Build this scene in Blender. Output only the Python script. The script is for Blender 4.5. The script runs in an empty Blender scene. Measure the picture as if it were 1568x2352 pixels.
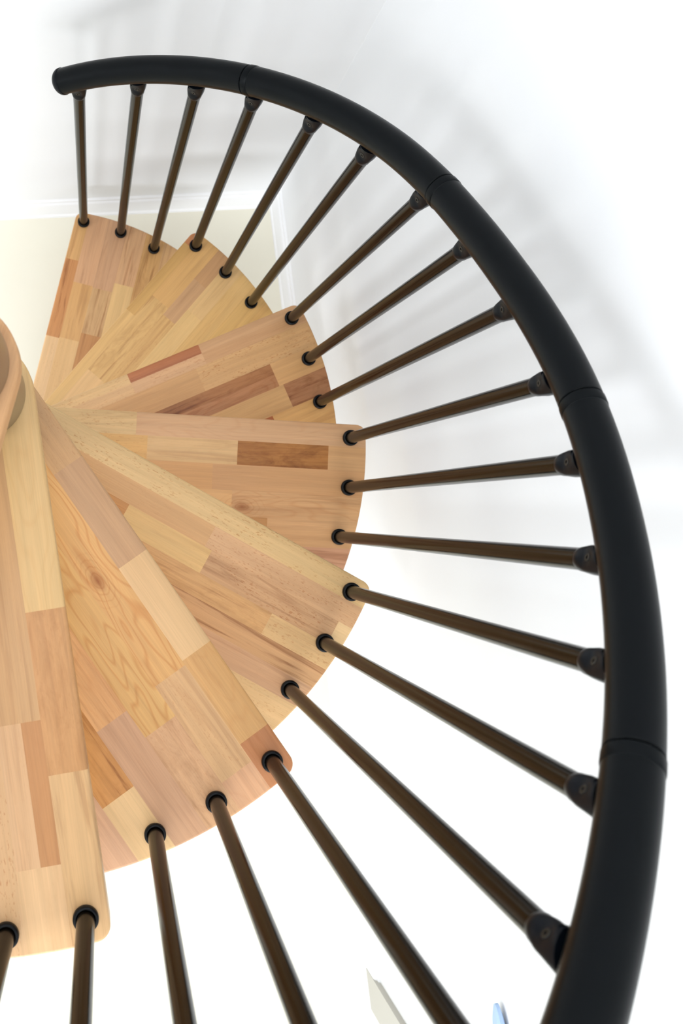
import bpy, bmesh, math, random
from math import sin, cos, pi, atan, atan2, asin, sqrt, hypot, radians
from mathutils import Vector, Matrix

random.seed(7)
SC = bpy.context.scene
COL = SC.collection

# ------------------------------------------------------------------ camera
cam_d = bpy.data.cameras.new('camera')
cam = bpy.data.objects.new('camera', cam_d)
COL.objects.link(cam)
SC.camera = cam
cam_d.sensor_fit = 'VERTICAL'
cam_d.sensor_height = 36.0
cam_d.sensor_width = 24.0
cam_d.lens = 2203.151 / 2352 * 36.0
cam_d.shift_x = 401.755 / 2352
cam_d.shift_y = -146.965 / 2352
cam_d.clip_start = 0.01
R = ((0.9965667444612137, -0.044978834156542455, -0.06950991520564588),
     (0.03928004148212258, 0.9959167213667964, -0.08128322362685605),
     (0.07288211148931238, 0.07827380519643215, 0.9942642552384806))
cam.matrix_world = Matrix.Translation((0.151633, -0.153940, 2.504413)) @ Matrix(R).to_4x4()
cam_d.dof.use_dof = True
cam_d.dof.focus_distance = 1.50
cam_d.dof.aperture_fstop = 7.5

# ------------------------------------------------------------------ world, exposure, daylight
SC.view_settings.view_transform = 'Standard'
SC.view_settings.look = 'None'
SC.view_settings.exposure = -0.90
SC.view_settings.gamma = 1.0
SC.view_settings.use_curve_mapping = False
w = bpy.data.worlds.new('daylight'); SC.world = w
w.use_nodes = True
w.node_tree.nodes['Background'].inputs[0].default_value = (0.86, 0.93, 1.0, 1)
w.node_tree.nodes['Background'].inputs[1].default_value = 1.6

def area(name, loc, rot, sx, sy, power, col):
    l = bpy.data.lights.new(name, 'AREA'); l.shape = 'RECTANGLE'
    l.size = sx; l.size_y = sy; l.energy = power; l.color = col
    o = bpy.data.objects.new(name, l); COL.objects.link(o)
    o.location = loc; o.rotation_euler = rot
    return o
# daylight entering through the two windows (facing +y from the front wall, +x from the left wall)
area('window_daylight', (-0.6, -5.57, 1.85), (radians(90), 0, 0), 3.5, 2.6, 400, (0.975, 0.99, 1.0))
area('window_daylight', (-4.37, -1.3, 3.35), (0, radians(-68), 0), 1.9, 1.6, 140, (0.95, 0.98, 1.0))
# unseen overhead fill, made broad to even out the light on the treads
area('ceiling_fill_light', (-0.6, -0.4, 4.70), (0, 0, 0), 2.4, 2.4, 50, (0.97, 0.985, 1.0))

# ------------------------------------------------------------------ helpers
def s2l(c):
    return tuple(((x / 12.92) if x <= 0.04045 else ((x + 0.055) / 1.055) ** 2.4) for x in c)
def hexl(h, g=1.0):
    c = s2l(tuple(int(h[i:i + 2], 16) / 255 for i in (0, 2, 4)))
    return tuple(min(1, x * g) for x in c)

def new_mat(name):
    m = bpy.data.materials.new(name); m.use_nodes = True
    nt = m.node_tree; b = nt.nodes['Principled BSDF']
    return m, nt, b
def plain(name, col, rough=0.5, metallic=0.0, spec=0.5, bump=None, coat=0.0, var=None):
    m, nt, b = new_mat(name)
    b.inputs['Base Color'].default_value = (*col, 1)
    b.inputs['Roughness'].default_value = rough
    b.inputs['Metallic'].default_value = metallic
    b.inputs['Specular IOR Level'].default_value = spec
    b.inputs['Coat Weight'].default_value = coat
    tc = nt.nodes.new('ShaderNodeTexCoord')
    if bump:
        n = nt.nodes.new('ShaderNodeTexNoise'); n.inputs['Scale'].default_value = bump[0]
        n.inputs['Detail'].default_value = 4
        nt.links.new(tc.outputs['Object'], n.inputs['Vector'])
        bp = nt.nodes.new('ShaderNodeBump'); bp.inputs['Strength'].default_value = bump[1]
        bp.inputs['Distance'].default_value = bump[2]
        nt.links.new(n.outputs['Fac'], bp.inputs['Height'])
        nt.links.new(bp.outputs['Normal'], b.inputs['Normal'])
    if var:
        n = nt.nodes.new('ShaderNodeTexNoise'); n.inputs['Scale'].default_value = var[0]
        n.inputs['Detail'].default_value = 5
        nt.links.new(tc.outputs['Object'], n.inputs['Vector'])
        r = nt.nodes.new('ShaderNodeMapRange')
        r.inputs['From Min'].default_value = 0.3; r.inputs['From Max'].default_value = 0.7
        r.inputs['To Min'].default_value = 1 - var[1]; r.inputs['To Max'].default_value = 1 + var[1]
        nt.links.new(n.outputs['Fac'], r.inputs['Value'])
        mx = nt.nodes.new('ShaderNodeMix'); mx.data_type = 'RGBA'; mx.blend_type = 'MULTIPLY'
        mx.inputs[0].default_value = 1.0
        mx.inputs[6].default_value = (*col, 1)
        nt.links.new(r.outputs[0], mx.inputs[7])
        nt.links.new(mx.outputs[2], b.inputs['Base Color'])
    return m

M = {}
M['wall'] = plain('white_wall_paint', (0.845, 0.86, 0.885), 0.75, spec=0.25, bump=(9, 0.12, 0.01), var=(1.6, 0.012))
M['floor'] = plain('cream_floor', (0.83, 0.80, 0.68), 0.55, spec=0.3, var=(2.2, 0.015))
M['trim'] = plain('white_trim_gloss', (0.86, 0.87, 0.89), 0.6, spec=0.3)
M['ceiling'] = plain('ceiling_white', (0.85, 0.85, 0.84), 0.8)
M['rail'] = plain('black_satin_rail', (0.0020, 0.0030, 0.0038), 0.30, spec=0.08, bump=(260, 0.05, 0.0005))
M['shaft'] = plain('dark_bronze_lacquer', (0.0040, 0.0024, 0.0008), 0.20, spec=0.13)
M['fitting'] = plain('black_plastic_fitting', (0.0025, 0.0038, 0.0062), 0.36, spec=0.11)
M['screw'] = plain('dark_screw', (0.016, 0.015, 0.012), 0.4, metallic=0.5)
M['collar'] = plain('black_rubber_collar', (0.002, 0.0028, 0.004), 0.35, spec=0.18)
M['spacer'] = plain('satin_bronze_spacer', (0.30, 0.25, 0.175), 0.25, metallic=0.85)
M['jamb'] = plain('warm_grey_jamb', (0.47, 0.455, 0.415), 0.7)
M['blue'] = plain('pale_blue_lacquer', (0.36, 0.50, 0.74), 0.6)
M['glass'] = plain('window_pane_glass', (0.9, 0.95, 1.0), 0.02)
M['glass'].node_tree.nodes['Principled BSDF'].inputs['Transmission Weight'].default_value = 1.0
M['lamp'] = plain('opal_lamp', (0.9, 0.9, 0.88), 0.4)

def wood():
    m, nt, b = new_mat('beech_staves')
    N, L = nt.nodes.new, nt.links.new
    tc = N('ShaderNodeTexCoord')
    col = N('ShaderNodeAttribute'); col.attribute_name = 'stave_color'
    sty = N('ShaderNodeAttribute'); sty.attribute_name = 'stave_style'
    sed = N('ShaderNodeAttribute'); sed.attribute_name = 'stave_seed'
    ss = N('ShaderNodeSeparateXYZ'); L(sty.outputs['Vector'], ss.inputs[0])
    se = N('ShaderNodeSeparateXYZ'); L(sed.outputs['Vector'], se.inputs[0])
    # shift each stave to its own piece of the grain field
    off = N('ShaderNodeVectorMath'); off.operation = 'SCALE'
    off.inputs[0].default_value = (3.7, 9.1, 5.3); L(se.outputs[0], off.inputs['Scale'])
    P = N('ShaderNodeVectorMath'); P.operation = 'ADD'
    L(tc.outputs['Object'], P.inputs[0]); L(off.outputs[0], P.inputs[1])
    def mapped(sx, sy, sz=30):
        v = N('ShaderNodeVectorMath'); v.operation = 'MULTIPLY'
        L(P.outputs[0], v.inputs[0]); v.inputs[1].default_value = (sx, sy, sz); return v
    def noise(v, detail=3, rough=0.5, dist=0.0):
        n = N('ShaderNodeTexNoise'); n.inputs['Scale'].default_value = 1
        n.inputs['Detail'].default_value = detail; n.inputs['Roughness'].default_value = rough
        n.inputs['Distortion'].default_value = dist
        L(v.outputs[0], n.inputs['Vector']); return n
    def mr(src, a, b_, c, d):
        r = N('ShaderNodeMapRange'); L(src, r.inputs['Value'])
        for k, x in zip(('From Min', 'From Max', 'To Min', 'To Max'), (a, b_, c, d)): r.inputs[k].default_value = x
        return r.outputs[0]
    def math_(op, a, b_=None):
        n = N('ShaderNodeMath'); n.operation = op
        for i, x in enumerate((a, b_)):
            if x is None: continue
            if isinstance(x, (int, float)): n.inputs[i].default_value = x
            else: L(x, n.inputs[i])
        return n.outputs[0]
    def mix(fac, a, b_, mode='MIX'):
        n = N('ShaderNodeMix'); n.data_type = 'RGBA'; n.blend_type = mode
        if isinstance(fac, (int, float)): n.inputs[0].default_value = fac
        else: L(fac, n.inputs[0])
        for k, x in ((6, a), (7, b_)):
            if isinstance(x, tuple): n.inputs[k].default_value = (*x, 1)
            else: L(x, n.inputs[k])
        return n.outputs[2]
    fine = noise(mapped(9, 620), 4, 0.6)
    mid = noise(mapped(3.2, 85), 4, 0.55, 0.3)
    wide = noise(mapped(2.6, 17), 2, 0.5, 0.4)
    c = col.outputs['Color']
    c = mix(1.0, c, mr(fine.outputs['Fac'], 0.3, 0.7, 0.94, 1.045), 'MULTIPLY')
    c = mix(1.0, c, mr(mid.outputs['Fac'], 0.32, 0.68, 0.915, 1.055), 'MULTIPLY')
    # warm / pale bands along a stave
    c = mix(mr(wide.outputs['Fac'], 0.40, 0.66, 0.0, 0.32), c, mix(1.0, c, (0.93, 0.86, 0.77), 'MULTIPLY'))
    # cathedral growth rings: contour lines of a smooth field
    sw = noise(mapped(5.2, 24), 1.5, 0.4, 0.25)
    ring = math_('PINGPONG', math_('MULTIPLY', sw.outputs['Fac'], 11.0), 0.5)
    ringf = mr(ring, 0.0, 0.22, 1.0, 0.0)
    c = mix(math_('MULTIPLY', math_('MULTIPLY', ringf, ss.outputs[1]), 0.62), c, mix(1.0, c, (0.80, 0.60, 0.42), 'MULTIPLY'))
    # dark heart streaks
    st = noise(mapped(3.6, 60), 4, 0.65, 0.9)
    stf = mr(st.outputs['Fac'], 0.50, 0.64, 0.0, 1.0)
    c = mix(math_('MULTIPLY', stf, ss.outputs[2]), c, mix(1.0, c, (0.50, 0.36, 0.26), 'MULTIPLY'))
    # burl blotches
    bl = noise(mapped(17, 42), 5, 0.65, 0.8)
    blf = mr(bl.outputs['Fac'], 0.45, 0.66, 0.0, 1.0)
    c = mix(math_('MULTIPLY', blf, se.outputs[1]), c, mix(1.0, c, (0.52, 0.40, 0.26), 'MULTIPLY'))
    # ray flecks
    fk = noise(mapped(135, 430), 2, 0.5)
    fkm = noise(mapped(14, 40), 2, 0.5)
    fkf = math_('MULTIPLY', mr(fk.outputs['Fac'], 0.59, 0.66, 0.0, 1.0), mr(fkm.outputs['Fac'], 0.38, 0.62, 0.15, 1.0))
    c = mix(math_('MULTIPLY', math_('MULTIPLY', fkf, ss.outputs[0]), 0.8), c, mix(1.0, c, (0.72, 0.52, 0.36), 'MULTIPLY'))
    # knots: world of each stave, small dark eyes given by a separate attribute (x, y, size)
    kn = N('ShaderNodeAttribute'); kn.attribute_name = 'stave_knot'
    kd = N('ShaderNodeVectorMath'); kd.operation = 'SUBTRACT'
    L(tc.outputs['Object'], kd.inputs[0]); L(kn.outputs['Vector'], kd.inputs[1])
    km = N('ShaderNodeVectorMath'); km.operation = 'MULTIPLY'; km.inputs[1].default_value = (0.6, 1.0, 0.0)
    L(kd.outputs[0], km.inputs[0])
    kl = N('ShaderNodeVectorMath'); kl.operation = 'LENGTH'; L(km.outputs[0], kl.inputs[0])
    wob = math_('ADD', kl.outputs['Value'], mr(mid.outputs['Fac'], 0, 1, -0.004, 0.004))
    c = mix(mr(wob, 0.002, 0.011, 0.75, 0.0), c, mix(1.0, c, (0.55, 0.34, 0.20), 'MULTIPLY'))
    kr = math_('PINGPONG', math_('MULTIPLY', wob, 150.0), 0.5)
    c = mix(math_('MULTIPLY', mr(kr, 0.0, 0.2, 0.5, 0.0), mr(wob, 0.010, 0.034, 1.0, 0.0)), c, mix(1.0, c, (0.78, 0.58, 0.40), 'MULTIPLY'))
    L(c, b.inputs['Base Color'])
    b.inputs['Roughness'].default_value = 0.34
    b.inputs['Specular IOR Level'].default_value = 0.32
    bp = N('ShaderNodeBump'); bp.inputs['Strength'].default_value = 0.06; bp.inputs['Distance'].default_value = 0.001
    L(fine.outputs['Fac'], bp.inputs['Height']); L(bp.outputs['Normal'], b.inputs['Normal'])
    return m
M['wood'] = wood()

def finish(bm, name, mat, parent=None, loc=None, smooth=None, rot=None):
    bmesh.ops.recalc_face_normals(bm, faces=bm.faces)
    me = bpy.data.meshes.new(name); bm.to_mesh(me); bm.free()
    me.materials.append(mat)
    o = bpy.data.objects.new(name, me); COL.objects.link(o)
    if smooth is not None:
        for p in me.polygons: p.use_smooth = True
        me.set_sharp_from_angle(angle=radians(smooth))
    if parent: o.parent = parent
    if loc is not None: o.location = loc
    if rot is not None: o.rotation_euler = rot
    return o
def tag(o, label=None, cat=None, group=None, kind=None):
    if label: o['label'] = label
    if cat: o['category'] = cat
    if group: o['group'] = group
    if kind: o['kind'] = kind
    return o
def empty(name, loc, rot=(0, 0, 0)):
    o = bpy.data.objects.new(name, None); COL.objects.link(o)
    o.empty_display_size = 0.02
    o.location = loc; o.rotation_euler = rot
    return o
def box(bm, x0, x1, y0, y1, z0, z1):
    v = [bm.verts.new(p) for p in ((x0,y0,z0),(x1,y0,z0),(x1,y1,z0),(x0,y1,z0),(x0,y0,z1),(x1,y0,z1),(x1,y1,z1),(x0,y1,z1))]
    for f in ((0,3,2,1),(4,5,6,7),(0,1,5,4),(1,2,6,5),(2,3,7,6),(3,0,4,7)): bm.faces.new([v[i] for i in f])
def lathe(bm, prof, n=32, M_=None, capb=True, capt=True):
    rings = []
    for r, z in prof:
        ring = []
        for i in range(n):
            a = 2 * pi * i / n
            p = Vector((r * cos(a), r * sin(a), z))
            if M_: p = M_ @ p
            ring.append(bm.verts.new(p))
        rings.append(ring)
    for a, b in zip(rings, rings[1:]):
        for i in range(n): bm.faces.new((a[i], a[(i + 1) % n], b[(i + 1) % n], b[i]))
    if capb: bm.faces.new(rings[0][::-1])
    if capt: bm.faces.new(rings[-1])
def loft(bm, rings, capb=True, capt=True):
    vr = [[bm.verts.new(p) for p in r] for r in rings]
    n = len(vr[0])
    for a, b in zip(vr, vr[1:]):
        for i in range(n): bm.faces.new((a[i], a[(i + 1) % n], b[(i + 1) % n], b[i]))
    if capb: bm.faces.new(vr[0][::-1])
    if capt: bm.faces.new(vr[-1])

# ------------------------------------------------------------------ the room
ZF, ZC = -0.22, 4.85
H = 0.22
A0 = Vector((-0.1630, 0.7069)); A1 = Vector((0.6187, 0.7929))     # foot of the back wall
B0 = Vector((0.6217, 0.7800)); B1 = Vector((0.9474, -1.3257))     # foot of the right wall
dA = (A1 - A0).normalized(); dB = (B1 - B0).normalized()
def isect(p, d, q, e):
    t = ((q - p).x * e.y - (q - p).y * e.x) / (d.x * e.y - d.y * e.x); return p + d * t
TB = 0.013                                                          # baseboard thickness
nA = Vector((dA.y, -dA.x))                                          # into the room (towards -y)
nB = Vector((dB.y, -dB.x))                                          # into the room (towards -x)
if nA.y > 0: nA = -nA
if nB.x > 0: nB = -nB
# the pixels mark the foot of the baseboards, the wall faces lie one board thickness behind
wA = A0 - nA * TB; wB = B0 - nB * TB
CR = isect(wA, dA, wB, dB)
XL, YF = -4.40, -5.60
backL = isect(wA, dA, Vector((XL, 0)), Vector((0, 1)))
rightF = isect(wB, dB, Vector((0, YF)), Vector((1, 0)))
T = 0.15
def prism(bm, poly, z0, z1):
    lo = [bm.verts.new((p[0], p[1], z0)) for p in poly]; hi = [bm.verts.new((p[0], p[1], z1)) for p in poly]
    n = len(poly)
    for i in range(n): bm.faces.new((lo[i], lo[(i + 1) % n], hi[(i + 1) % n], hi[i]))
    bm.faces.new(lo[::-1]); bm.faces.new(hi)
def structure(name, bm, mat, smooth=None):
    return tag(finish(bm, name, mat, smooth=smooth), kind='structure')

bm = bmesh.new(); prism(bm, [(XL - T, YF - T), (rightF.x + T + .1, YF - T), (CR.x + T + .1, CR.y + T + .1), (XL - T, backL.y + T)], ZF - 0.12, ZF)
structure('floor', bm, M['floor'])
bm = bmesh.new(); prism(bm, [(XL - T, YF - T), (rightF.x + T + .1, YF - T), (CR.x + T + .1, CR.y + T + .1), (XL - T, backL.y + T)], ZC, ZC + 0.12)
structure('ceiling', bm, M['ceiling'])
bm = bmesh.new()
prism(bm, [tuple(backL), tuple(CR), tuple(CR - nA * T + dA * T), tuple(backL - nA * T)], ZF, ZC)
structure('wall_back', bm, M['wall'])
bm = bmesh.new()
prism(bm, [tuple(CR), tuple(rightF), tuple(rightF - nB * T), tuple(CR - nB * T)], ZF, ZC)
structure('wall_right', bm, M['wall'])
def wall_with_hole(name, axis, pos, lo, hi, h0, h1, z0, z1):
    bm = bmesh.new()
    def bx(a, b, c, d):
        if axis == 'y': box(bm, a, b, pos - T, pos, c, d)
        else: box(bm, pos - T, pos, a, b, c, d)
    bx(lo, h0, ZF, ZC); bx(h1, hi, ZF, ZC); bx(h0, h1, ZF, z0); bx(h0, h1, z1, ZC)
    structure(name, bm, M['wall'])
wall_with_hole('wall_front', 'y', YF, XL - T, rightF.x + T, -2.4, 1.2, 0.50, 3.20)
wall_with_hole('wall_left', 'x', XL, YF, backL.y + T, -2.5, -0.1, 2.45, 4.30)
def window(name, axis, pos, h0, h1, z0, z1):
    bm = bmesh.new(); f = 0.05
    segs = [(h0, h1, z0, z0 + f), (h0, h1, z1 - f, z1), (h0, h0 + f, z0 + f, z1 - f), (h1 - f, h1, z0 + f, z1 - f),
            ((h0 + h1) / 2 - f / 2, (h0 + h1) / 2 + f / 2, z0 + f, z1 - f)]
    for a, b, c, d in segs:
        if axis == 'y': box(bm, a, b, pos - 0.11, pos - 0.06, c, d)
        else: box(bm, pos - 0.11, pos - 0.06, a, b, c, d)
    o = structure(name, bm, M['trim'])
window('window_1', 'y', YF, -2.4, 1.2, 0.50, 3.20)
window('window_2', 'x', XL, -2.5, -0.1, 2.45, 4.30)

# baseboards: a profile swept along the foot of each wall, mitred in the corner
def baseboard(name, P, Q, n, end_shift):
    prof = [(0, 0), (TB + 0.004, 0), (TB + 0.004, 0.012), (TB, 0.018), (TB, 0.082), (TB * 0.8, 0.090), (TB * 0.45, 0.094), (TB * 0.45, 0.104), (0.0, 0.108)]
    bm = bmesh.new(); r = []
    for base, mv in ((P, 0), (Q, end_shift)):
        d = (Q - P).normalized()
        r.append([(base.x + n.x * a + d.x * mv * a, base.y + n.y * a + d.y * mv * a, ZF + z) for a, z in prof])
    loft(bm, r); structure(name, bm, M['trim'], smooth=30)
baseboard('baseboard_back', backL, CR, nA, -0.97)
baseboard('baseboard_right', rightF, CR, nB, -0.97)

# warm grey upright lining on the right wall above its baseboard
def on_right(y, off=0.0):
    t = (y - wB.y) / dB.y; p = wB + dB * t; return p + nB * off
bm = bmesh.new()
p0, p1 = on_right(-1.345), on_right(-1.455)
prism(bm, [tuple(p0), tuple(p1), tuple(p1 + nB * 0.0145), tuple(p0 + nB * 0.0145)], ZF + 0.0, 2.0)
tag(finish(bm, 'trim_1', M['jamb']), kind='structure')

# ------------------------------------------------------------------ spiral staircase data
DT = 0.458733                      # angle from one tread to the next
ANG0 = 1.280369
OFF = [0.00692, -0.00166, -0.00451, -0.00419, -0.00247, 0.00238, 0.00354, 0.045, 0.0]
PHI = atan(0.0892)
RH, RO, TH = 0.0672, 0.6735, 0.040
BETA = -0.325
def tread_angle(k): return ANG0 - k * DT + OFF[k] + PHI

def outline(d):
    """outline of a tread inset by d, in a frame with the column at the origin and the nosing along +x"""
    pts = []
    rc = 0.019
    h = RH - d
    cx = sqrt((RO - rc) ** 2 - (RH - rc) ** 2); cy = RH - rc
    def half():
        a = []
        for i in range(24): a.append((cx * (i / 24) ** 1.0, h))
        th = atan2(cy, cx)
        for i in range(9):
            t = pi / 2 + (th - pi / 2) * i / 8
            a.append((cx + (rc - d) * cos(t), cy + (rc - d) * sin(t)))
        return a, th
    a, th = half()
    front = a
    arc = []
    te = BETA - th
    for i in range(1, 40):
        t = th + (te - th) * i / 40; arc.append(((RO - d) * cos(t), (RO - d) * sin(t)))
    back = []
    for x, y in reversed(front):                       # mirror about the x axis, then turn by BETA
        y = -y; back.append((x * cos(BETA) - y * sin(BETA), x * sin(BETA) + y * cos(BETA)))
    hub = []
    s = BETA - pi / 2; e = pi / 2 - 2 * pi
    for i in range(1, 28):
        t = s + (e - s) * i / 28; hub.append((h * cos(t), h * sin(t)))
    return front + arc + back + hub

# staves of every tread: rows (distance from the nosing) and pieces (start, end, colour, fleck, ring, streak, burl)
S = {
 0: [(0.036, [(0.328,'DCB483',.5,0,.1,0),(0.541,'C28752',0,.1,.9,0),(1,'D0A067',0,0,.5,0)]),
     (0.089, [(0.331,'D9AF78',.4,0,.1,0),(0.484,'D0A066',0,0,.3,0),(1,'CFA077',0,0,.35,0)]),
     (0.142, [(0.356,'B98451',0,.2,.5,0),(0.481,'C9A06F',0,0,.8,.2),(1,'C79A73',0,0,.3,.1)]),
     (0.194, [(0.507,'D9B37A',0,0,.1,0),(1,'CDA074',0,0,.7,0)]),
     (0.246, [(1,'C99B62',0,0,.8,.3)]),
     (1, [(1,'CBA06E',.1,0,.4,0)])],
 1: [(0.027, [(0.412,'D4AA6D',.1,0,.15,0),(0.631,'C5995A',0,0,.25,0),(1,'B8794C',0,0,.2,0)]),
     (0.077, [(0.240,'D9AF78',.1,0,.1,0),(0.479,'D3A96C',0,.1,.6,.35),(1,'D0A163',0,0,.2,0)]),
     (0.114, [(0.460,'D0A467',.5,0,.4,0),(0.577,'C3976A',0,0,.25,0),(1,'BD9062',0,0,.2,0)]),
     (0.157, [(0.508,'DCB679',.2,.1,.1,0),(1,'D9B279',0,.1,.15,0)]),
     (0.200, [(1,'D6AC6C',.1,.1,.2,0)]),
     (1, [(1,'D2A765',0,.1,.2,0)])],
 2: [(0.0215, [(0.258,'D5AD78',.7,0,.1,0),(0.427,'B06D45',0,0,.35,0),(1,'CB9D70',.1,0,.1,0)]),
     (0.047, [(0.258,'D2A776',.8,0,.1,0),(0.427,'CFA276',.8,0,.1,0),(1,'C7986A',.1,0,.25,0)]),
     (0.101, [(0.401,'C59663',.1,0,.15,0),(1,'CDA06C',1,0,.1,0)]),
     (0.127, [(0.556,'A67044',0,.2,.9,.5),(1,'D0A069',0,0,.15,0)]),
     (0.154, [(0.556,'AE784E',0,.6,.5,.2),(1,'D0A069',0,0,.15,0)]),
     (0.208, [(0.565,'C99C66',0,0,.25,0),(1,'A9744C',0,0,.6,.7)]),
     (1, [(0.515,'A0592F',0,0,.3,0),(1,'D09F62',0,.1,.25,0)])],
 3: [(0.045, [(0.220,'D9B47E',.6,0,.3,0),(1,'CFA277',0,.25,.1,0)]),
     (0.092, [(0.243,'D8A867',.6,0,.1,0),(0.419,'D4AB77',.1,0,.3,.1),(0.598,'A86F37',0,.2,.5,.8),(1,'C99B6A',0,0,.1,0)]),
     (0.142, [(0.372,'CC9963',.1,0,.1,0),(1,'C89766',.1,0,.1,0)]),
     (0.192, [(0.412,'D9A76F',0,0,.1,0),(1,'CC9D6C',0,.45,.3,0)]),
     (0.244, [(0.483,'BF8A54',0,0,.3,0),(1,'CFA06F',0,.1,.1,0)]),
     (1, [(1,'C99672',0,.1,.5,0)])],
 4: [(0.042, [(1,'D6B27C',.9,0,.1,0)]),
     (0.081, [(0.384,'CA9C69',.15,0,.1,0),(1,'CEA276',.9,0,.15,0)]),
     (0.124, [(0.182,'D4A876',.1,0,.1,0),(0.238,'BD864E',0,0,.4,0),(0.398,'D6AE72',.15,0,.15,0),(0.646,'C69A6E',1,0,.5,0),(1,'DDB986',.1,0,0,0)]),
     (0.163, [(0.539,'CF9F68',.2,.1,.4,.25),(1,'D6AE78',.7,0,.2,0)]),
     (0.2, [(1,'CB9B6A',.1,0,.9,0)]),
     (0.240, [(1,'CEA178',.1,0,.3,0)]),
     (1, [(1,'D7B07B',.5,0,.2,0)])],
 5: [(0.050, [(0.121,'CBA070',.5,0,.1,0),(0.287,'C39970',.1,0,.1,0),(0.449,'DCB482',0,0,.05,0),(0.595,'D0A067',0,.25,.15,0),(1,'BB7E52',0,.3,.2,0)]),
     (0.103, [(0.456,'D6A467',0,1,.1,0),(0.624,'D3A878',.4,0,.25,0),(1,'D3A27A',0,.2,.1,0)]),
     (0.156, [(0.507,'D3A567',0,1,.1,0),(1,'D0A277',.4,0,.3,.3)]),
     (0.208, [(0.460,'DAA46D',.2,.25,.3,0),(1,'C49874',0,0,.2,0)]),
     (0.262, [(0.553,'C98F52',0,.1,.9,.2),(1,'DDB885',.1,0,.05,0)]),
     (1, [(1,'CFA27E',.1,0,.1,0)])],
 6: [(0.048, [(0.274,'DBB67D',0,.25,.05,0),(0.470,'C99663',.2,.1,.3,.3),(1,'D7AE7C',0,0,.4,0)]),
     (0.072, [(0.403,'C99F70',.1,0,.3,0),(0.574,'BD8858',0,.1,.3,0),(1,'DAB283',.1,0,.1,0)]),
     (0.101, [(0.403,'C99F70',.1,0,.3,0),(0.574,'D8AE82',.1,0,.2,0),(1,'DAB283',.1,0,.1,0)]),
     (0.15, [(1,'D5AD80',.8,0,.1,0)]),
     (1, [(1,'D0A573',.3,.2,.2,0)])],
 7: [(0.05, [(0.3,'D0A070',.2,0,.2,0),(1,'D8B07C',0,.2,.1,0)]),
     (0.1, [(0.42,'D8AE78',.1,.3,.1,0),(1,'CB9A68',.1,0,.3,0)]),
     (0.15, [(0.36,'CF9F6C',.2,0,.2,0),(1,'D6AD7A',.5,0,.1,0)]),
     (1, [(1,'CDA070',.2,.1,.3,0)])],
}
KNOTS = {3: (0.432, -0.105, 3), 5: (0.284, -0.018, 1)}   # tread: knot x, y, row

def make_tread(k, name, label):
    bm = bmesh.new()
    rings = [[(x, y, 0.0 - TH) for x, y in outline(0.003)],
             [(x, y, 0.003 - TH) for x, y in outline(0.0)],
             [(x, y, -0.0040) for x, y in outline(0.0)],
             [(x, y, -0.0021) for x, y in outline(0.0004)],
             [(x, y, -0.0007) for x, y in outline(0.0017)],
             [(x, y, 0.0) for x, y in outline(0.0040)]]
    loft(bm, rings)
    rows = S[k]
    v0 = 0
    cuts = set()
    for v, pcs in rows:
        if v < 0.9: cuts.add(('v', v))
        for pc in pcs:
            if pc[0] < 0.9: cuts.add(('u', pc[0]))
    for t, c in sorted(cuts):
        g = bm.verts[:] + bm.edges[:] + bm.faces[:]
        if t == 'v': bmesh.ops.bisect_plane(bm, geom=g, plane_co=(0, RH - c, 0), plane_no=(0, 1, 0))
        else: bmesh.ops.bisect_plane(bm, geom=g, plane_co=(c, 0, 0), plane_no=(1, 0, 0))
    bmesh.ops.recalc_face_normals(bm, faces=bm.faces)
    la = bm.loops.layers.float_color.new('stave_color')
    vals = []
    for f in bm.faces:
        c = f.calc_center_median(); u, v = c.x, RH - c.y
        ri = next((i for i, r in enumerate(rows) if v < r[0]), len(rows) - 1)
        pi_ = next((i for i, pc in enumerate(rows[ri][1]) if u < pc[0]), len(rows[ri][1]) - 1)
        pc = rows[ri][1][pi_]
        vals.append((pc, ri, pi_))
    for f, (pc, ri, pi_) in zip(bm.faces, vals):
        for l in f.loops: l[la] = (*[g * x ** 0.98 for g, x in zip((0.985, 0.975, 0.985), hexl(pc[1]))], 1)
    me = bpy.data.meshes.new(name); bm.to_mesh(me); bm.free()
    at = me.attributes.new('stave_style', 'FLOAT_VECTOR', 'FACE')
    sd = me.attributes.new('stave_seed', 'FLOAT_VECTOR', 'FACE')
    kt = me.attributes.new('stave_knot', 'FLOAT_VECTOR', 'FACE')
    for i, (pc, ri, pi_) in enumerate(vals):
        at.data[i].vector = pc[2:5]
        sd.data[i].vector = ((k * 1.37 + ri * 0.611 + pi_ * 0.237) % 3.0, pc[5], 0)
        kt.data[i].vector = (KNOTS[k][0], KNOTS[k][1], 0) if k in KNOTS and ri == KNOTS[k][2] else (9, 9, 0)
    me.materials.append(M['wood'])
    for p in me.polygons: p.use_smooth = True
    me.set_sharp_from_angle(angle=radians(40))
    o = bpy.data.objects.new(name, me); COL.objects.link(o)
    o.location = (0, 0, k * H); o.rotation_euler = (0, 0, tread_angle(k))
    return tag(o, label, 'stair tread', 'wedge treads of the spiral staircase')

TL = ['lowest wooden stair tread, by the back wall, with a dark reddish stave on its nosing',
      'second wooden stair tread from the bottom, pale with an olive tan strip along its nosing',
      'third wooden stair tread from the bottom, with dark brown swirled staves near its middle',
      'fourth wooden stair tread from the bottom, with a burl-figured brown stave near its nosing',
      'fifth wooden stair tread from the bottom, speckled pale beech along its nosing',
      'sixth wooden stair tread from the bottom, with curly growth rings and a pale nosing stave',
      'seventh wooden stair tread from the bottom, large, cut by the left edge of the photo',
      'highest wooden stair tread in the photo, only its rounded hub showing at the left edge']
for k in range(8): make_tread(k, 'stair_tread', TL[k])

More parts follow.
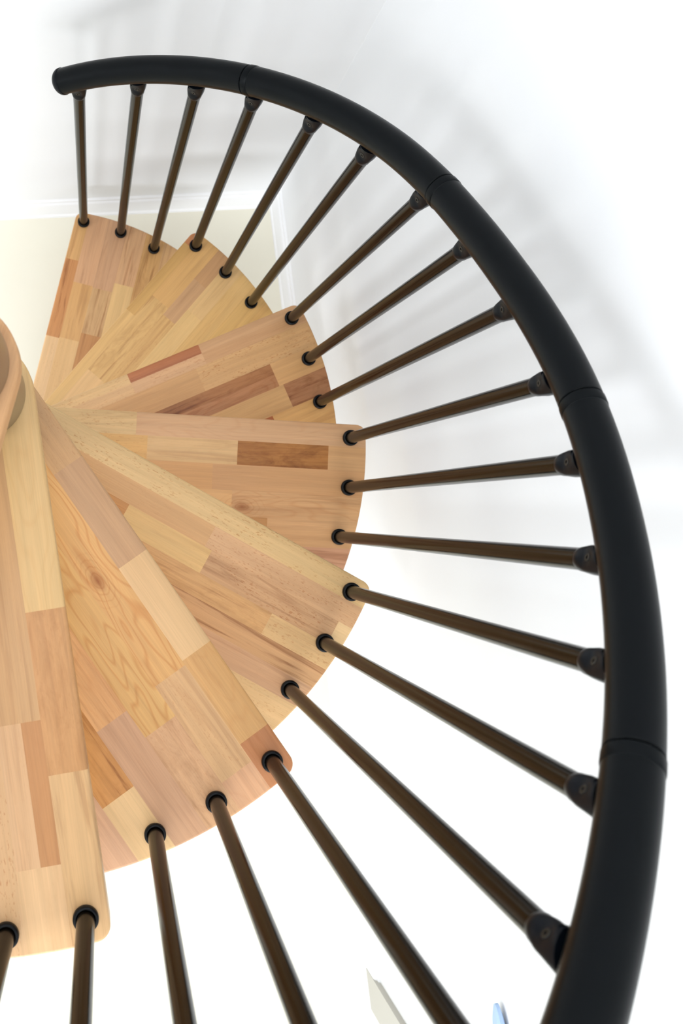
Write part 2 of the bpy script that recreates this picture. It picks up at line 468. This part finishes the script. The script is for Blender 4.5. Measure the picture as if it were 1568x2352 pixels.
# spacers of the central column, one between each pair of treads
RS = 0.0580
def spacer(z0, z1, label):
    bm = bmesh.new()
    lathe(bm, [(RS - .0060, z0), (RS - .0060, z0 + .0022), (RS - .0004, z0 + .0026), (RS, z0 + .0032), (RS, z1 - .004), (RS - .003, z1 - .0035), (RS - .003, z1)], 64)
    o = finish(bm, 'column_spacer', M['spacer'], smooth=40)
    return tag(o, label, 'column spacer', 'metal spacers of the central column')
SL = ['satin metal column spacer standing on the floor below the lowest tread'] + \
     ['satin metal column spacer between the %s and %s treads from the bottom' % p for p in
      (('lowest', 'second'), ('second', 'third'), ('third', 'fourth'), ('fourth', 'fifth'), ('fifth', 'sixth'), ('sixth', 'seventh'))] + \
     ['satin metal column spacer showing as a crescent on the seventh tread, under the hub',
      'topmost satin metal column spacer, standing on the highest hub at the left edge']
spacer(ZF, -TH, SL[0])
for k in range(7): spacer(k * H, (k + 1) * H - TH, SL[k + 1])
bm = bmesh.new()
z = 7 * H
lathe(bm, [(RS - .0060, z), (RS - .0060, z + .0022), (RS - .0004, z + .0026), (RS, z + .0032), (RS, z + .176), (RS - .003, z + .1765), (RS - .003, z + .18)], 64)
tag(finish(bm, 'column_spacer', M['spacer'], smooth=40), SL[8], 'column spacer', 'metal spacers of the central column')

# ------------------------------------------------------------------ handrail
RT = [(-.76,.6274),(-.55,.6341),(-.30,.6400),(-.05,.6442),(.20,.6477),(.45,.6512),(.70,.6542),(.95,.6564),(1.20,.6574),(1.46,.6563),(1.71,.6521),
      (1.94,.6473),(2.20,.6450),(2.45,.6464),(2.70,.6486),(2.95,.6492),(3.20,.6492),(3.45,.6498),(3.70,.6501),(3.95,.6494),(4.20,.6479),(4.46,.6454),
      (4.71,.6406),(4.94,.6345),(5.3,.632),(5.7,.636),(6.2,.642),(6.8,.645),(8.2,.645)]
HZ = 0.877078 + 0.05
def rail_R(t):
    pts = RT
    if t <= pts[0][0]: return pts[0][1]
    for i in range(len(pts) - 1):
        if t <= pts[i + 1][0]:
            p0 = pts[max(i - 1, 0)][1]; p1 = pts[i][1]; p2 = pts[i + 1][1]; p3 = pts[min(i + 2, len(pts) - 1)][1]
            s = (t - pts[i][0]) / (pts[i + 1][0] - pts[i][0])
            return 0.5 * (2 * p1 + (p2 - p0) * s + (2 * p0 - 5 * p1 + 4 * p2 - p3) * s * s + (3 * p1 - p0 - 3 * p2 + p3) * s ** 3)
    return pts[-1][1]
def rail_pt(t):
    a = ANG0 - t * DT; r = rail_R(t)
    return Vector((r * cos(a), r * sin(a), HZ + t * H))
RR = 0.0228
def rail_frame(t):
    d = (rail_pt(t + 1e-3) - rail_pt(t - 1e-3)).normalized()
    s = d.cross(Vector((0, 0, 1))).normalized(); u = s.cross(d).normalized()
    return d, s, u
def tube_along(bm, stations, n=40, capb=True, capt=True):
    rings = []
    for t, r in stations:
        c = rail_pt(t); d, s, u = rail_frame(t)
        rings.append([c + (s * cos(2 * pi * i / n) + u * sin(2 * pi * i / n)) * r for i in range(n)])
    loft(bm, rings, capb, capt)
MPT = 1 / 0.3677      # turn-units per metre of rail (arc length of one unit is about 0.3677 m)
handrail = tag(empty('handrail', rail_pt(-0.44)), 'thick black rounded handrail spiralling above all the balusters', 'handrail')
def hr_part(bm, name, mat, sm=35):
    o = finish(bm, name, mat, smooth=sm)
    o.parent = handrail; o.matrix_parent_inverse = Matrix.Translation(handrail.location).inverted()
    return o
J = [-0.442, 0.632, 1.763, 2.823, 3.897, 4.97, 6.04, 7.1, 7.95]
for a, b in zip(J, J[1:]):
    bm = bmesh.new()
    e = 0.0012 * MPT
    first = a == J[0]
    st = []
    if first: st += [(a, RR)]
    else: st += [(a + 0.0125 * MPT, RR - .0006), (a + 0.0133 * MPT, RR)]
    n = 40; s0 = st[-1][0]; s1 = b - 0.0016 * MPT
    for i in range(1, n): st.append((s0 + (s1 - s0) * i / n, RR))
    st += [(s1 - .0008 * MPT, RR), (s1, RR - .0009)]
    tube_along(bm, st)
    hr_part(bm, 'rail_section', M['rail'])
    if not first:
        bm = bmesh.new()
        q = RR + .0007
        tube_along(bm, [(a - .0030 * MPT, RR - .0035), (a + .0002 * MPT, RR - .0035), (a + .0003 * MPT, q - .0009), (a + .0011 * MPT, q), (a + .0110 * MPT, q),
                        (a + .0124 * MPT, q - .0006), (a + .0134 * MPT, RR - .0005)])
        hr_part(bm, 'rail_joint', M['rail'])
bm = bmesh.new()
st = []
for i in range(13):
    th = pi / 2 * i / 12
    st.append((J[0] - (0.0165 * cos(th)) * MPT + 0.0006 * MPT, max(0.0004, (RR + .0010) * sin(th))))
st += [(J[0] + .0018 * MPT, RR + .0010), (J[0] + .0030 * MPT, RR + .0002)]
tube_along(bm, st)
hr_part(bm, 'end_cap', M['fitting'])

# ------------------------------------------------------------------ balusters
FEET = [[0.0824,0.643],[0.1818,0.6207],[0.2717,0.5824],[0.3629,0.5304],[0.4379,0.4687],[0.5035,0.3978],[0.5609,0.3146],[0.6014,0.2262],[0.6292,0.1318],
 [0.6409,0.0329],[0.6398,-0.0647],[0.6232,-0.1611],[0.5904,-0.2527],[0.5466,-0.3399],[0.4891,-0.4193],[0.4203,-0.4862],[0.3411,-0.5449],[0.2552,-0.5913],
 [0.1605,-0.6212],[0.0676,-0.6415]]
TOPS = [[0.0841,0.6158],[0.1872,0.5982],[0.2805,0.5649],[0.3658,0.5201],[0.4451,0.4594],[0.508,0.3874],[0.5652,0.2999],[0.5993,0.213],[0.6223,0.1194],
 [0.6335,0.0205],[0.629,-0.0721],[0.6125,-0.1674],[0.5801,-0.2538],[0.5329,-0.3422],[0.4686,-0.4194]]
RB = 0.0110
ORD = ['lowest', 'second', 'third', 'fourth', 'fifth', 'sixth', 'seventh', 'eighth']
POS = ['front corner', 'middle', 'rear corner']
def make_baluster(i):
    k, j = divmod(i, 3)
    ang = ANG0 - k * DT - (j - 1) * 0.153176 + OFF[k]
    if i < 20: fx, fy = FEET[i]
    else: fx, fy = 0.6435 * cos(ang), 0.6435 * sin(ang)
    zf = k * H
    t = i / 3 - 1 / 3
    zs = 0.877078 + t * H + 0.018                    # height of the screw
    if i < 15:
        sx, sy = TOPS[i]; ar = atan2(sy, sx); rr = hypot(sx, sy) + 0.0098
    else:
        ar = ANG0 - t * DT - 0.012; rr = 0.6435 if i > 17 else 0.640
    top = Vector((rr * cos(ar), rr * sin(ar), zs))
    foot = Vector((fx, fy, zf))
    if i < 19: lab = 'dark baluster rod on the %s tread from the bottom, at its %s' % (ORD[k], POS[j])
    else: lab = 'dark baluster rod on the %s tread from the bottom, at its %s' % (ORD[k], POS[j])
    if k == 0: lab = lab.replace('lowest tread from the bottom', 'lowest tread')
    root = tag(empty('baluster', foot), lab, 'baluster', 'balusters under the handrail')
    ax = (top - foot); Ls = ax.length; ax.normalize()
    # local frame: z up the rod, x pointing away from the column
    out = Vector((cos(ar), sin(ar), 0)); y = ax.cross(out).normalized(); x = y.cross(ax).normalized()
    F = Matrix((x, y, ax)).transposed().to_4x4()
    root.rotation_euler = F.to_euler()
    bm = bmesh.new(); lathe(bm, [(RB, 0.002), (RB, Ls - 0.016)], 32)
    finish(bm, 'shaft', M['shaft'], root, smooth=40)
    bm = bmesh.new()
    lathe(bm, [(0.0153, 0.0), (0.0156, 0.0010), (0.0156, 0.0056), (0.0150, 0.0074), (0.0136, 0.0084), (0.0121, 0.0084), (0.0117, 0.0076), (0.0117, 0.0048), (RB + 0.0002, 0.0046)], 40, capt=True)
    finish(bm, 'foot_collar', M['collar'], root, smooth=40)
    # connector: round socket that turns into a flat-sided head, then a slanted saddle under the rail
    d, s_, u_ = rail_frame(t)
    rise = d.z / hypot(d.x, d.y)                     # slope of the rail
    bm = bmesh.new(); rings = []; n = 32
    zt = Ls + 0.0180
    prof = [(-0.0235, 0.0113, 0.0113, 2), (-0.0225, 0.0121, 0.0121, 2), (-0.0150, 0.0127, 0.0125, 2.3), (-0.0090, 0.0100, 0.0132, 3.5),
            (-0.0055, 0.0090, 0.0136, 4.5), (0.0040, 0.0092, 0.0138, 4.5)]
    for dz, hx, hy, ex in prof:
        ring = []
        for q in range(n):
            a = 2 * pi * q / n; c_, s__ = cos(a), sin(a)
            ring.append(Vector((hx * (abs(c_) ** (2 / ex)) * (1 if c_ >= 0 else -1), hy * (abs(s__) ** (2 / ex)) * (1 if s__ >= 0 else -1), Ls + dz)))
        rings.append(ring)
    # slanted end following the underside of the rail (rail runs along local -y upward)
    tang = F.inverted().to_3x3() @ d
    sl = tang.z / (tang.y if abs(tang.y) > 1e-6 else 1e-6)
    end = []
    for q in range(n):
        a = 2 * pi * q / n
        X = 0.0105 * cos(a); Y = 0.0150 * sin(a)
        end.append(Vector((X, Y, Ls + 0.0120 + sl * Y)))
    rings.append(end)
    end2 = [Vector((p.x * 0.95, p.y, p.z + 0.0035)) for p in end]
    rings.append(end2)
    loft(bm, rings)
    con = finish(bm, 'rail_connector', M['fitting'], root, smooth=35)
    bm = bmesh.new()
    SM = Matrix.Translation((-0.0088, 0, Ls)) @ Matrix.Rotation(-pi / 2, 4, 'Y')
    lathe(bm, [(0.0040, 0.0), (0.0040, 0.0007), (0.0035, 0.0011), (0.0018, 0.0011), (0.0018, 0.0002)], 24, SM)
    finish(bm, 'screw', M['screw'], con, smooth=30)
    return root
NB = 24
for i in range(NB): make_baluster(i)

# ------------------------------------------------------------------ pale blue paddle-shaped item by the right wall
bm = bmesh.new()
c = on_right(-1.126, 0.012)
n = 48; L_, W_ = 0.030, 0.16
rings = []
for off_, sc in ((-0.006, 0.93), (-0.003, 1.0), (0.003, 1.0), (0.006, 0.93)):
    rings.append([(off_, W_ * sc * sin(2 * pi * q / n), L_ * sc * cos(2 * pi * q / n)) for q in range(n)])
loft(bm, rings)
blue = finish(bm, 'blue_wall_disc', M['blue'], smooth=40)
blue.location = (c.x, c.y, 0.787)
blue.rotation_euler = (0, 0, atan2(-nB.y, -nB.x))
tag(blue, 'pale blue elongated oval object on the right wall, at the bottom edge of the photo', 'wall ornament')

# white housing added for the unseen overhead fill lamp
lamp = empty('ceiling_fill_lamp', (-0.6, -0.4, ZC))
tag(lamp, 'white square housing of an unseen fill lamp added above the staircase', 'lamp')
bm = bmesh.new(); box(bm, -1.25, 1.25, -1.25, 1.25, -0.10, 0.0)
finish(bm, 'housing', M['trim'], lamp)
